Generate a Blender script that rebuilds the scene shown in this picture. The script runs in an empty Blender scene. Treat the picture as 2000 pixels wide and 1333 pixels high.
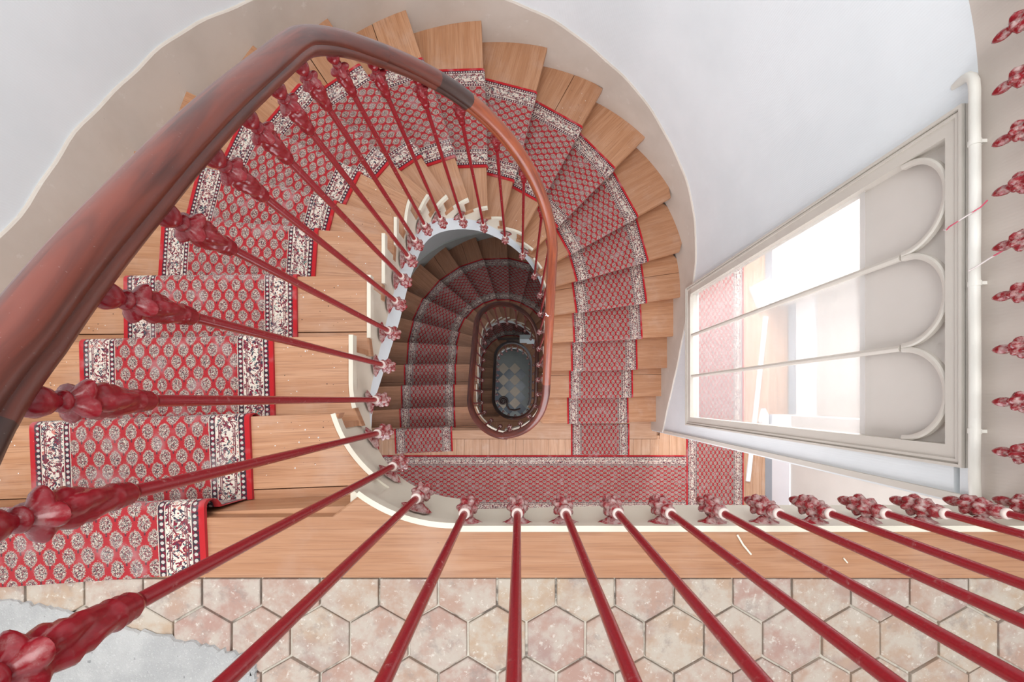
import bpy, bmesh, math, random
from mathutils import Vector, Matrix
random.seed(7)
PI = math.pi
S = bpy.context.scene
COL = S.collection

# ------------------------------------------------------------------ camera, world, lights, exposure
H = 11.8                     # eye height above the ground-floor paving
FPX = 833.0
cam_d = bpy.data.cameras.new('camera')
cam_d.sensor_fit = 'HORIZONTAL'
cam_d.sensor_width = 36.0
cam_d.lens = 36.0 * FPX / 2000.0
cam_d.shift_x = (1000 - 1015) / 2000.0
cam_d.shift_y = (780 - 666.5) / 2000.0
cam_d.clip_start = 0.01
cam = bpy.data.objects.new('camera', cam_d)
cam.location = (0, 0, H)
COL.objects.link(cam)
S.camera = cam

S.view_settings.view_transform = 'Standard'
S.view_settings.look = 'None'
S.view_settings.gamma = 1
S.view_settings.use_curve_mapping = False
S.view_settings.exposure = 0.0
S.cycles.use_denoising = True
S.cycles.max_bounces = 8
S.cycles.diffuse_bounces = 5
S.cycles.glossy_bounces = 3
S.cycles.transparent_max_bounces = 12
S.cycles.sample_clamp_indirect = 6

W = bpy.data.worlds.new('sky')
S.world = W
W.use_nodes = True
bg = W.node_tree.nodes['Background']
bg.inputs['Color'].default_value = (0.86, 0.93, 1.0, 1)
bg.inputs['Strength'].default_value = 1.0

def area(name, loc, rot, sx, sy, power, color=(1, 1, 1)):
    l = bpy.data.lights.new(name, 'AREA')
    l.shape = 'RECTANGLE'; l.size = sx; l.size_y = sy
    l.energy = power; l.color = color
    o = bpy.data.objects.new(name, l)
    o.location = loc; o.rotation_euler = rot
    COL.objects.link(o)
    return o
# daylight through the roof light over the stairwell
area('roof_light', (-0.1, 0.5, H + 2.5), (0, 0, 0), 2.3, 2.5, 150, (1.0, 0.985, 0.965))
# daylight from the unseen end of each landing corridor
area('corridor_daylight', (2.1, 2.15, H - 2.7), (-PI / 2, 0, 0), 1.0, 2.0, 130, (0.95, 0.97, 1.0))
area('corridor_daylight', (2.1, 2.15, H - 6.3), (-PI / 2, 0, 0), 1.0, 2.0, 20, (0.95, 0.97, 1.0))
area('landing_fill', (0.3, -1.62, H - 2.9), (PI / 2, 0, 0), 2.4, 1.5, 58, (0.97, 0.955, 1.0))  # added fill in front of a blank wall, lifts the landing and treads
area('landing_fill', (0.0, -1.62, H - 6.5), (PI / 2, 0, 0), 2.4, 1.5, 14, (1.0, 0.95, 0.92))  # weaker added fill for the storey below, no window here

# ------------------------------------------------------------------ helpers
def Z(d):
    return H - d

def tag(o, label=None, cat=None, group=None, kind=None):
    if label: o['label'] = label
    if cat: o['category'] = cat
    if group: o['group'] = group
    if kind: o['kind'] = kind
    return o

def thing(name, label, cat, loc=(0, 0, 0), group=None):
    o = bpy.data.objects.new(name, None)
    o.location = loc
    o.empty_display_size = 0.1
    COL.objects.link(o)
    return tag(o, label, cat, group)

class MB:
    def __init__(s):
        s.v = []; s.f = []; s.uv = []; s.mi = []
    def add(s, vs, fs, uvf=None, mi=0):
        b = len(s.v)
        s.v += [tuple(v) for v in vs]
        for f in fs:
            s.f.append([b + i for i in f])
            s.uv.append([uvf(vs[i]) if uvf else (vs[i][0], vs[i][1]) for i in f])
            s.mi.append(mi)
    def faceuv(s, vs, uvs, mi=0):
        b = len(s.v)
        s.v += [tuple(v) for v in vs]
        s.f.append(list(range(b, b + len(vs))))
        s.uv.append(list(uvs)); s.mi.append(mi)
    def box(s, x0, x1, y0, y1, z0, z1, uvf=None, mi=0):
        vs = [(x, y, z) for z in (z0, z1) for y in (y0, y1) for x in (x0, x1)]
        s.add(vs, [(0, 2, 3, 1), (4, 5, 7, 6), (0, 1, 5, 4), (2, 6, 7, 3), (0, 4, 6, 2), (1, 3, 7, 5)], uvf, mi)
    def rings(s, rings, closed=True, caps=True, uvf=None, mi=0):
        n = len(rings[0]); b = len(s.v)
        vs = [p for r in rings for p in r]
        fs = []
        for i in range(len(rings) - 1):
            for j in range(n if closed else n - 1):
                k = (j + 1) % n
                fs.append((i * n + j, i * n + k, (i + 1) * n + k, (i + 1) * n + j))
        if caps:
            fs.append(tuple(range(n))[::-1])
            fs.append(tuple((len(rings) - 1) * n + j for j in range(n)))
        s.add(vs, fs, uvf, mi)
    def mesh(s, name, mats, smooth=False, ang=None, merge=True):
        me = bpy.data.meshes.new(name)
        me.from_pydata(s.v, [], s.f)
        uvl = me.uv_layers.new(name='UVMap')
        i = 0
        for f in s.uv:
            for u in f:
                uvl.data[i].uv = u; i += 1
        for m in (mats if isinstance(mats, (list, tuple)) else [mats]):
            me.materials.append(m)
        for p, mi in zip(me.polygons, s.mi):
            p.material_index = mi
            p.use_smooth = smooth
        bm = bmesh.new(); bm.from_mesh(me)
        if merge: bmesh.ops.remove_doubles(bm, verts=bm.verts, dist=1e-5)
        bmesh.ops.recalc_face_normals(bm, faces=bm.faces)
        bm.to_mesh(me); bm.free()
        if smooth and ang:
            me.set_sharp_from_angle(angle=ang)
        me.update()
        return me
    def obj(s, name, mats, parent=None, smooth=False, ang=None, loc=None, merge=True):
        return link(name, s.mesh(name, mats, smooth, ang, merge), parent, loc)

def link(name, me, parent=None, loc=None, rz=0):
    o = bpy.data.objects.new(name, me)
    if loc: o.location = loc
    if rz: o.rotation_euler[2] = rz
    if parent: o.parent = parent
    COL.objects.link(o)
    return o

def lerp(a, b, t): return a + (b - a) * t
def table(tab, x):
    if x <= tab[0][0]: return tab[0][1]
    for (a, va), (b, vb) in zip(tab, tab[1:]):
        if x <= b: return va + (vb - va) * (x - a) / (b - a)
    return tab[-1][1]
def clip(poly, p, n):           # keep the side where (q-p).n >= 0
    out = []
    for i in range(len(poly)):
        a, b = poly[i], poly[(i + 1) % len(poly)]
        da = (a[0] - p[0]) * n[0] + (a[1] - p[1]) * n[1]
        db = (b[0] - p[0]) * n[0] + (b[1] - p[1]) * n[1]
        if da >= 0: out.append(a)
        if (da >= 0) != (db >= 0):
            t = da / (da - db)
            out.append((lerp(a[0], b[0], t), lerp(a[1], b[1], t)))
    return out
def slab(mb, poly, ztop, thick, front=None, uvf=None, mi=0):
    """a board: polygon extruded down, its edges eased a little at the top"""
    c = (sum(p[0] for p in poly) / len(poly), sum(p[1] for p in poly) / len(poly))
    def ins(e):
        o = []
        for p in poly:
            d = math.hypot(c[0] - p[0], c[1] - p[1]) or 1
            o.append((p[0] + (c[0] - p[0]) / d * e, p[1] + (c[1] - p[1]) / d * e))
        return o
    rs = []
    for e, dz in ((0.006, 0), (0.0015, 0.003), (0, 0.008), (0, thick)):
        rs.append([(x, y, ztop - dz) for x, y in ins(e)])
    mb.rings(rs[::-1], True, True, uvf, mi)

# ------------------------------------------------------------------ node helper
class E:
    nt = None
    def __init__(s, sock): s.k = sock
    def _m(op, *a, clampit=False):
        n = E.nt.nodes.new('ShaderNodeMath'); n.operation = op; n.use_clamp = clampit
        for i, x in enumerate(a):
            if isinstance(x, E): E.nt.links.new(x.k, n.inputs[i])
            else: n.inputs[i].default_value = x
        return E(n.outputs[0])
    def __add__(a, b): return E._m('ADD', a, b)
    __radd__ = __add__
    def __sub__(a, b): return E._m('SUBTRACT', a, b)
    def __rsub__(a, b): return E._m('SUBTRACT', b, a)
    def __mul__(a, b): return E._m('MULTIPLY', a, b)
    __rmul__ = __mul__
    def __truediv__(a, b): return E._m('DIVIDE', a, b)
    def __lt__(a, b): return E._m('LESS_THAN', a, b)
    def __gt__(a, b): return E._m('GREATER_THAN', a, b)
    def abs(a): return E._m('ABSOLUTE', a)
    def frac(a): return E._m('FRACT', a)
    def sqrt(a): return E._m('SQRT', a)
    def sin(a): return E._m('SINE', a)
    def floor(a): return E._m('FLOOR', a)
    def min(a, b): return E._m('MINIMUM', a, b)
    def max(a, b): return E._m('MAXIMUM', a, b)
    def cl(a): return E._m('ADD', a, 0.0, clampit=True)

def sset(nt, sock, v):
    if isinstance(v, E): nt.links.new(v.k, sock)
    elif hasattr(v, 'links') or hasattr(v, 'is_output'): nt.links.new(v, sock)
    elif isinstance(v, (tuple, list)) and len(v) == 3 and sock.type == 'RGBA': sock.default_value = (*v, 1)
    else: sock.default_value = v
def mix(a, b, f):
    nt = E.nt
    n = nt.nodes.new('ShaderNodeMix'); n.data_type = 'RGBA'
    sset(nt, n.inputs['Factor'], f)
    sset(nt, n.inputs[6], a); sset(nt, n.inputs[7], b)
    return n.outputs[2]
def vec(x, y, z=0.0):
    n = E.nt.nodes.new('ShaderNodeCombineXYZ')
    for s, v in zip(n.inputs, (x, y, z)): sset(E.nt, s, v)
    return n.outputs[0]
def noise(v, scale, detail=3, rough=0.5, dist=0.0):
    n = E.nt.nodes.new('ShaderNodeTexNoise')
    if v is not None: E.nt.links.new(v, n.inputs['Vector'])
    n.inputs['Scale'].default_value = scale; n.inputs['Detail'].default_value = detail
    n.inputs['Roughness'].default_value = rough; n.inputs['Distortion'].default_value = dist
    return E(n.outputs[0])
def step(x, a, b):              # smooth ramp of x from a to b
    n = E.nt.nodes.new('ShaderNodeMapRange'); n.interpolation_type = 'SMOOTHSTEP'
    sset(E.nt, n.inputs[0], x); n.inputs[1].default_value = a; n.inputs[2].default_value = b
    return E(n.outputs[0])
def material(name, fn, rough=0.6, bump=None, **kw):
    m = bpy.data.materials.new(name); m.use_nodes = True
    nt = m.node_tree; E.nt = nt
    b = nt.nodes['Principled BSDF']
    b.inputs['Roughness'].default_value = rough
    for k, v in kw.items(): b.inputs[k.replace('_', ' ')].default_value = v
    tc = nt.nodes.new('ShaderNodeTexCoord')
    sep = nt.nodes.new('ShaderNodeSeparateXYZ'); nt.links.new(tc.outputs['UV'], sep.inputs[0])
    oi = nt.nodes.new('ShaderNodeObjectInfo')
    gm = nt.nodes.new('ShaderNodeNewGeometry')
    env = dict(u=E(sep.outputs[0]), v=E(sep.outputs[1]), uv=tc.outputs['UV'], ob=tc.outputs['Object'],
               rnd=E(oi.outputs['Random']), pos=gm.outputs['Position'], nrm=gm.outputs['Normal'], b=b)
    r = fn(env)
    if isinstance(r, tuple) and len(r) == 3 and isinstance(r[0], (int, float)):
        b.inputs['Base Color'].default_value = (*r, 1)
        h = None
    elif isinstance(r, tuple):
        nt.links.new(r[0], b.inputs['Base Color']); h = r[1]
        if len(r) > 2: sset(nt, b.inputs['Roughness'], r[2])
    else:
        nt.links.new(r, b.inputs['Base Color']); h = None
    if h is not None and bump:
        bn = nt.nodes.new('ShaderNodeBump')
        bn.inputs['Strength'].default_value = bump[0]; bn.inputs['Distance'].default_value = bump[1]
        sset(nt, bn.inputs['Height'], h)
        nt.links.new(bn.outputs[0], b.inputs['Normal'])
    return m

# ------------------------------------------------------------------ materials
def wood_fn(c1, c2, c3, dirt=0.35):
    def fn(e):
        off = e['rnd'] * 31.0
        g = vec(e['u'] * 1.8 + off, e['v'] * 34 + off, 0.0)
        n1 = noise(g, 1.0, 4, 0.6, 0.6)
        g2 = vec(e['u'] * 6 + off, e['v'] * 260, 0.0)
        n2 = noise(g2, 1.0, 2, 0.5)
        g3 = vec(e['u'] + off, e['v'] + off, 0.0)
        n3 = noise(g3, 5.0, 4, 0.6)
        sp = noise(g3, 90.0, 2, 0.5)
        c = mix(c1, c2, step(n1, 0.35, 0.65))
        c = mix(c, c3, step(n2, 0.46, 0.72) * 0.6)
        c = mix(c, mix(c1, (0.62, 0.55, 0.50), 0.6), step(n3, 0.48, 0.75) * dirt)
        c = mix(c, (0.16, 0.12, 0.10), step(sp, 0.74, 0.78) * 0.6)
        hue = mix(c, mix(c, c3, 0.5), e['rnd'] * 0.7)
        return (hue, n2, 0.36 + 0.25 * n3)
    return fn
M = {}
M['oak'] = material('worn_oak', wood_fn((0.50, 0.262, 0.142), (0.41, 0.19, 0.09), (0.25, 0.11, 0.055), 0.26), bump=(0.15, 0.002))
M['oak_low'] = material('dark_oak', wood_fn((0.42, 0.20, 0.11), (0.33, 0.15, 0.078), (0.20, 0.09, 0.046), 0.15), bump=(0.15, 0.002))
M['oak_floor'] = material('landing_oak', wood_fn((0.58, 0.36, 0.24), (0.48, 0.27, 0.16), (0.36, 0.19, 0.11)), bump=(0.15, 0.002))

def rail_fn(c1, c2):
    def fn(e):
        g = vec(e['u'] * 3, e['v'] * 30, 0.0)
        n = noise(g, 1.0, 4, 0.6, 0.8)
        n2 = noise(vec(e['u'] * 8, e['v'] * 200, 0.0), 1.0, 2)
        c = mix(c1, c2, step(n, 0.35, 0.68))
        c = mix(c, (0.30, 0.26, 0.24), step(noise(e['pos'], 260.0, 1), 0.74, 0.8) * 0.3)
        return (c, n2, 0.24 + 0.16 * n2)
    return fn
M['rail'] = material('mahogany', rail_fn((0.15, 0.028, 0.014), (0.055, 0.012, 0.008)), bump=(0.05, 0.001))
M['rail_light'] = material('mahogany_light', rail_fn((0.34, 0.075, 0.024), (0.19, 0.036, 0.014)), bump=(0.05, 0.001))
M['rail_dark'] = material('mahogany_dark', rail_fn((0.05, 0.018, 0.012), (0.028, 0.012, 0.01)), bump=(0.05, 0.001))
for k in ('rail', 'rail_light', 'rail_dark'):
    b = M[k].node_tree.nodes['Principled BSDF']; b.inputs['Coat Weight'].default_value = 0.25; b.inputs['Coat Roughness'].default_value = 0.2

def red_fn(dust):
    def fn(e):
        sep = E.nt.nodes.new('ShaderNodeSeparateXYZ'); E.nt.links.new(e['nrm'], sep.inputs[0])
        up = E(sep.outputs[2])
        n = noise(e['pos'], 70.0, 4, 0.65)
        n2 = noise(e['pos'], 300.0, 2, 0.5)
        a = step(n + 0.24 * up, 0.58 - dust * 0.22, 0.86 - dust * 0.16) * (0.25 + dust * 0.62)
        c = mix((0.30, 0.010, 0.018), (0.21, 0.006, 0.013), n2)
        c = mix(c, (0.58, 0.52, 0.48), a.cl())
        if dust > .3: c = mix(c, (0.10, 0.035, 0.03), step(noise(e['pos'], 95.0, 3, 0.6), 0.56, 0.66) * 0.55)
        return (c, n2, 0.22 + 0.55 * a)
    return fn
M['red'] = material('red_gloss_paint', red_fn(0.0), bump=(0.08, 0.001))
M['red_dust'] = material('dusty_red_paint', red_fn(0.62), bump=(0.2, 0.001))
M['red_cap'] = material('red_gloss_casting', red_fn(-0.1), bump=(0.1, 0.001))
M['ring'] = material('dusty_white_ring', lambda e: mix((0.74, 0.66, 0.60), (0.60, 0.45, 0.42), noise(e['pos'], 120.0)), 0.7)

WCP = 0.645
def carpet_fn(e):
    u, v = e['u'], e['v']
    uu = u.min(WCP - u)
    jit = noise(vec(u, v, 0.0), 60.0, 2, 0.5) - 0.5
    fuzz = noise(vec(u, v, 0.0), 900.0, 2, 0.6)
    sp1 = noise(vec(u * 1.15, v, 0.3), 330.0, 1, 0.4, 1.2)
    red, cream, dark, wine = (0.33, 0.018, 0.024), (0.56, 0.47, 0.39), (0.035, 0.022, 0.03), (0.17, 0.012, 0.03)
    # field: staggered medallions
    def lat(ox, oy):
        a = (((u - WCP / 2) / 0.0486 + ox).frac() - 0.5) * 0.0486
        b = ((v / 0.0775 + oy).frac() - 0.5) * 0.0775
        r = (a * a * 1.1 + (b + 0.001) * (b + 0.001) * 0.85).sqrt() + a.abs() * 0.22
        stem = (a.abs() < 0.0022) * ((b - 0.024).abs() < 0.006)
        return r, stem
    r1, s1 = lat(0.0, 0.0); r2, s2 = lat(0.5, 0.5)
    r = r1.min(r2) + jit * 0.006 + (noise(vec(u, v, 7.0), 330.0, 1) - 0.5) * 0.016
    inside = 1.0 - step(r, 0.0198, 0.0214)
    rim = inside * step(r, 0.0165, 0.0190)
    field = mix(red, dark, (s1 + s2).cl() * 0.8)
    med = mix(dark, cream, step(sp1, 0.475, 0.54))
    med = mix(med, wine, step(noise(vec(u, v, 2.0), 160.0, 1), 0.50, 0.56) * 0.65)
    field = mix(field, med, inside)
    field = mix(field, mix(cream, dark, step(sp1, 0.50, 0.55)), rim * 0.6)
    # main band
    q = ((v / 0.115).frac() - 0.5).abs() * 2.0           # 0..1..0
    hw = (0.010 + q * 0.055).min(0.0235)
    c0 = (uu - 0.0665)
    line = ((c0.abs() - hw).abs() < 0.0017) + ((c0.abs() - hw + 0.0050).abs() < 0.0011)
    sc = noise(vec(u, v, 5.0), 62.0, 1, 0.4, 1.5)
    sc2 = noise(vec(u, v, 9.0), 68.0, 1, 0.4, 1.8)
    band = mix((0.64, 0.56, 0.48), wine, step(sc, 0.56, 0.575))
    band = mix(band, (0.05, 0.04, 0.06), step(sc2, 0.575, 0.59))
    band = mix(band, (0.10, 0.22, 0.19), step(noise(vec(u, v, 14.0), 80.0, 1, 0.4, 1.5), 0.66, 0.68))
    band = mix(band, (0.50, 0.16, 0.13), step(noise(vec(u, v, 20.0), 85.0, 1, 0.4, 1.5), 0.66, 0.68))
    band = mix(band, (0.16, 0.04, 0.05), line.cl())
    # bead stripes
    def bead(c):
        bb = ((v / 0.0165).frac() - 0.5) * 0.0165
        rr = ((uu - c) * (uu - c) + bb * bb).sqrt()
        return rr < 0.0047
    beads = mix(mix(dark, wine, step(noise(vec(u, v, 3.0), 120.0, 1), 0.5, 0.55)), (0.48, 0.44, 0.40), (bead(0.024) + bead(0.109)).cl())
    edge = ((uu - 0.0335).abs() < 0.0012) + ((uu - 0.0995).abs() < 0.0012) + ((uu - 0.1185).abs() < 0.0010)
    c = mix(field, beads, (uu < 0.119))
    c = mix(c, band, (uu > 0.034) * (uu < 0.099))
    c = mix(c, cream, edge.cl())
    c = mix(c, (0.42, 0.015, 0.02), (uu < 0.0145))
    c = mix(c, (0.42, 0.36, 0.36), step(noise(e['pos'], 14.0, 3), 0.5, 0.78) * 0.35)   # trodden-in dust
    c = mix(c, (0.75, 0.72, 0.70), step(noise(e['pos'], 190.0, 1), 0.80, 0.83) * 0.6)
    return (c, fuzz)
M['carpet'] = material('red_boteh_carpet', carpet_fn, 0.95, bump=(0.5, 0.002), Specular_IOR_Level=0.1)
M['carpet'].node_tree.nodes['Principled BSDF'].inputs['Sheen Weight'].default_value = 0.15

def plaster(c1, c2, ribs=0.0):
    def fn(e):
        n = noise(e['pos'], 1.4, 4, 0.6); n2 = noise(e['pos'], 40.0, 3, 0.6)
        c = mix(c1, c2, step(n, 0.35, 0.7))
        h = n2
        if ribs:
            w = (e['u'] * (2 * PI / 0.0105) + noise(e['pos'], 6.0, 2) * 5.0).sin()
            h = w * ribs + n2 * 0.5
        return (c, h)
    return fn
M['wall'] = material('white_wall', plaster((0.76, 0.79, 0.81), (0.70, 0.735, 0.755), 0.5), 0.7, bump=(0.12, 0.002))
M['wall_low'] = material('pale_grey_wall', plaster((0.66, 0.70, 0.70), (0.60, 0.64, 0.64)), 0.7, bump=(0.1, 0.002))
def skirt_fn(e):
    n = noise(e['pos'], 3.0, 4, 0.6); n2 = noise(e['pos'], 45.0, 3, 0.6)
    c = mix((0.58, 0.515, 0.455), (0.52, 0.455, 0.395), step(n, 0.35, 0.7))
    c = mix(c, (0.66, 0.62, 0.57), step(noise(e['pos'], 11.0, 4, 0.7), 0.62, 0.72) * 0.5)
    c = mix(c, (0.20, 0.17, 0.15), step(noise(e['pos'], 60.0, 2), 0.77, 0.80) * 0.5)
    return (c, n2)
M['skirt'] = material('beige_paint', skirt_fn, 0.55, bump=(0.15, 0.002))
M['skirt_low'] = material('grey_green_paint', plaster((0.44, 0.47, 0.45), (0.38, 0.41, 0.39)), 0.6, bump=(0.1, 0.002))
M['fascia'] = material('beige_lining', plaster((0.57, 0.505, 0.45), (0.50, 0.44, 0.39), 0.35), 0.6, bump=(0.15, 0.002))
M['cream'] = material('cream_gloss', plaster((0.70, 0.65, 0.54), (0.63, 0.575, 0.47)), 0.4, bump=(0.1, 0.001))
M['frame'] = material('window_paint', plaster((0.62, 0.58, 0.52), (0.56, 0.52, 0.465)), 0.45, bump=(0.1, 0.001))
M['panel'] = material('blind_panel_paint', plaster((0.63, 0.585, 0.54), (0.58, 0.54, 0.495)), 0.6, bump=(0.1, 0.001))
M['pipe'] = material('pipe_paint', plaster((0.78, 0.77, 0.72), (0.68, 0.66, 0.60)), 0.45, bump=(0.3, 0.003))
M['white'] = material('white_board', plaster((0.82, 0.83, 0.85), (0.78, 0.79, 0.82)), 0.6)
M['bluegrey'] = material('blue_grey_paint', plaster((0.36, 0.41, 0.47), (0.32, 0.37, 0.43)), 0.5)
M['ceil'] = material('ceiling_white', plaster((0.78, 0.78, 0.77), (0.74, 0.74, 0.73)), 0.8)

def tile_fn(e):
    off = vec(e['rnd'] * 40, e['rnd'] * 17, e['rnd'] * 5)
    ad = E.nt.nodes.new('ShaderNodeVectorMath'); E.nt.links.new(e['ob'], ad.inputs[0]); E.nt.links.new(off, ad.inputs[1])
    p = ad.outputs[0]
    n = noise(p, 16.0, 5, 0.65); n2 = noise(p, 70.0, 4, 0.7); n3 = noise(p, 7.0, 3)
    base = mix((0.33, 0.185, 0.15), (0.38, 0.265, 0.175), e['rnd'])
    base = mix(base, (0.27, 0.17, 0.155), step(n3, 0.50, 0.72) * 0.75)
    c = mix(base, (0.44, 0.395, 0.34), (step(n, 0.36, 0.64) * 0.68 + 0.10).cl())
    c = mix(c, (0.22, 0.18, 0.16), step(noise(p, 11.0, 5, 0.75), 0.54, 0.68) * 0.55)
    c = mix(c, (0.66, 0.62, 0.56), step(n2, 0.58, 0.68) * 0.5)
    return (c, n2, 0.5 + 0.3 * n)
M['tile'] = material('terracotta_tile', tile_fn, bump=(0.35, 0.003))
def mortar_fn(e):
    n = noise(e['pos'], 50.0, 4, 0.7)
    c = mix((0.60, 0.55, 0.47), (0.16, 0.13, 0.11), step(noise(e['pos'], 7.0, 4, 0.7), 0.50, 0.62))
    return (mix(c, (0.72, 0.68, 0.60), step(n, 0.5, 0.62) * 0.6), n)
M['mortar'] = material('lime_mortar', mortar_fn, 0.95, bump=(0.6, 0.004))
def screed_fn(e):
    n = noise(e['pos'], 220.0, 3, 0.7); n2 = noise(e['pos'], 9.0, 4, 0.6)
    c = mix((0.34, 0.335, 0.33), (0.43, 0.42, 0.41), step(n2, 0.35, 0.7))
    c = mix(c, (0.52, 0.51, 0.50), step(n, 0.55, 0.68) * 0.6)
    c = mix(c, (0.16, 0.16, 0.16), step(noise(e['pos'], 55.0, 2), 0.72, 0.76) * 0.7)
    return (c, n)
M['screed'] = material('grey_screed', screed_fn, 0.95, bump=(0.8, 0.004))
M['stone'] = material('grey_stone', plaster((0.27, 0.28, 0.26), (0.22, 0.23, 0.22)), 0.35, bump=(0.1, 0.002))
M['tile_cream'] = material('cream_marble', plaster((0.50, 0.40, 0.30), (0.40, 0.32, 0.25)), 0.3)
M['tile_slate'] = material('slate', plaster((0.12, 0.14, 0.165), (0.08, 0.09, 0.11)), 0.22)
M['dark_wood'] = material('dark_door_wood', plaster((0.07, 0.045, 0.035), (0.05, 0.03, 0.025)), 0.5)
M['twine'] = material('pink_twine', lambda e: mix((0.70, 0.10, 0.17), (0.85, 0.78, 0.76), step(noise(e['ob'], 14.0, 1), 0.5, 0.56)), 0.8)
M['straw'] = material('pale_straw', lambda e: (0.80, 0.74, 0.62), 0.8)
M['crumb'] = material('plaster_crumb', lambda e: mix((0.80, 0.78, 0.75), (0.10, 0.08, 0.07), (e['rnd'] > 2.0)), 0.9)
M['crumb_dark'] = material('grit', lambda e: (0.08, 0.06, 0.05), 0.9)
# old glass: mostly clear, with a white diffusing film standing in for glare
def glass_mat():
    m = bpy.data.materials.new('veiled_glass'); m.use_nodes = True
    nt = m.node_tree; nt.nodes.clear(); E.nt = nt
    out = nt.nodes.new('ShaderNodeOutputMaterial')
    tr = nt.nodes.new('ShaderNodeBsdfTransparent')
    df = nt.nodes.new('ShaderNodeBsdfDiffuse'); df.inputs[0].default_value = (0.9, 0.92, 0.94, 1)
    tl = nt.nodes.new('ShaderNodeBsdfTranslucent'); tl.inputs[0].default_value = (0.9, 0.92, 0.94, 1)
    gl = nt.nodes.new('ShaderNodeBsdfGlossy'); gl.inputs['Roughness'].default_value = 0.05
    a = nt.nodes.new('ShaderNodeMixShader'); a.inputs[0].default_value = 0.5
    nt.links.new(df.outputs[0], a.inputs[1]); nt.links.new(tl.outputs[0], a.inputs[2])
    b = nt.nodes.new('ShaderNodeMixShader'); b.inputs[0].default_value = 0.40
    nt.links.new(tr.outputs[0], b.inputs[1]); nt.links.new(a.outputs[0], b.inputs[2])
    c = nt.nodes.new('ShaderNodeMixShader')
    c.inputs[0].default_value = 0.06; nt.links.new(b.outputs[0], c.inputs[1]); nt.links.new(gl.outputs[0], c.inputs[2])
    nt.links.new(c.outputs[0], out.inputs[0])
    return m
M['glass'] = glass_mat()

# ------------------------------------------------------------------ plan of the stair (metres, seen from above)
RIS, D0, FLO = 0.17, 1.088, 3.57           # riser, depth of the top landing below the eye, storey height
R, CX, CB, CT = 0.405, -0.165, 0.06, 0.86
QL = PI / 2 * R
LP = 4 * QL + 1.6
def well(s, o=0.0):                        # well edge, going left side up, round the top, down the right
    s = s % LP
    if s < QL: a = -PI / 2 - s / R; c = (CX, CB)
    elif s < QL + .8: return (CX - R + o, CB + s - QL)
    elif s < 3 * QL + .8: a = PI - (s - QL - .8) / R; c = (CX, CT)
    elif s < 3 * QL + 1.6: return (CX + R - o, CT - (s - 3 * QL - .8))
    else: a = -(s - 3 * QL - 1.6) / R; c = (CX, CB)
    k = .017 * min(1, max(0, -math.sin(a)))
    return (c[0] + (R - o) * math.cos(a), c[1] + (R - o) * math.sin(a) + k)
def well_dir(s):                           # direction into the well
    a, b = well(s), well(s, 0.01)
    return ((b[0] - a[0]) * 100, (b[1] - a[1]) * 100)
INNER = {0: (-.415, -.25), 1: (-.531, -.041), 2: (-.56, .213), 3: (-.57, .463), 4: (-.571, .685), 5: (-.575, .83), 6: (-.547, 1.002),
         7: (-.487, 1.094), 8: (-.417, 1.17), 9: (-.315, 1.233), 10: (-.209, 1.253), 11: (-.114, 1.254), 12: (.015, 1.209),
         13: (.097, 1.148), 14: (.17, 1.053), 15: (.225, .943), 16: (.24, .742), 17: (.24, .525), 18: (.24, .274),
         19: (.24, .013), 20: (.24, -.258)}
OUTER = {0: (-1.775, -.31), 1: (-1.775, -.09), 2: (-1.775, .185), 3: (-1.775, .452), 4: (-1.775, .765), 5: (-1.775, 1.135),
         6: (-1.686, 1.542), 7: (-1.449, 1.913), 8: (-1.123, 2.216), 9: (-.71, 2.423), 10: (-.251, 2.487), 11: (.194, 2.447),
         12: (.612, 2.284), 13: (.978, 2.035), 14: (1.234, 1.644), 15: (1.37, 1.262), 16: (1.445, .914), 17: (1.445, .589),
         18: (1.445, .304), 19: (1.445, .029), 20: (1.445, -.237)}
SK = [0.274, 0.528, 0.794, 1.044, 1.266, 1.406, 1.58, 1.69, 1.796, 1.918, 2.028, 2.124, 2.266, 2.372, 2.496, 2.624,
      2.826, 3.044, 3.294, 3.556, 3.798]
def nose_d(k): return D0 + RIS * k
def pitch_s(s):                            # smoothed nosing line along the well edge
    def raw(x):
        if x <= SK[0]: return D0
        for i in range(20):
            if x <= SK[i + 1]: return D0 + RIS * (i + (x - SK[i]) / (SK[i + 1] - SK[i]))
        return min(D0 + RIS * 21, D0 + RIS * (20 + (x - SK[20]) / .26))
    return sum(raw(s + j * 0.02) for j in range(-6, 7)) / 13
T2S = [(i, SK[i]) for i in range(21)] + [(21, 4.06)]
RAIL_T = [(-1, .14), (0, .245), (1, .395), (1.5, .46), (2, .55), (3, .72), (5.5, 1.07), (9, 1.61), (11.6, 1.99), (14.5, 2.44), (18, 3.00),
          (20, 3.38), (21, 3.62), (22, 3.67)]
def rail_d(s):                             # depth of the handrail centre along one turn
    def raw(x):
        return table([(table(T2S, t) if 0 <= t <= 21 else (0.12 if t < 0 else 4.144 + .12), d) for t, d in RAIL_T], x)
    return sum(raw(s + j * 0.025) for j in range(-5, 6)) / 11
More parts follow.
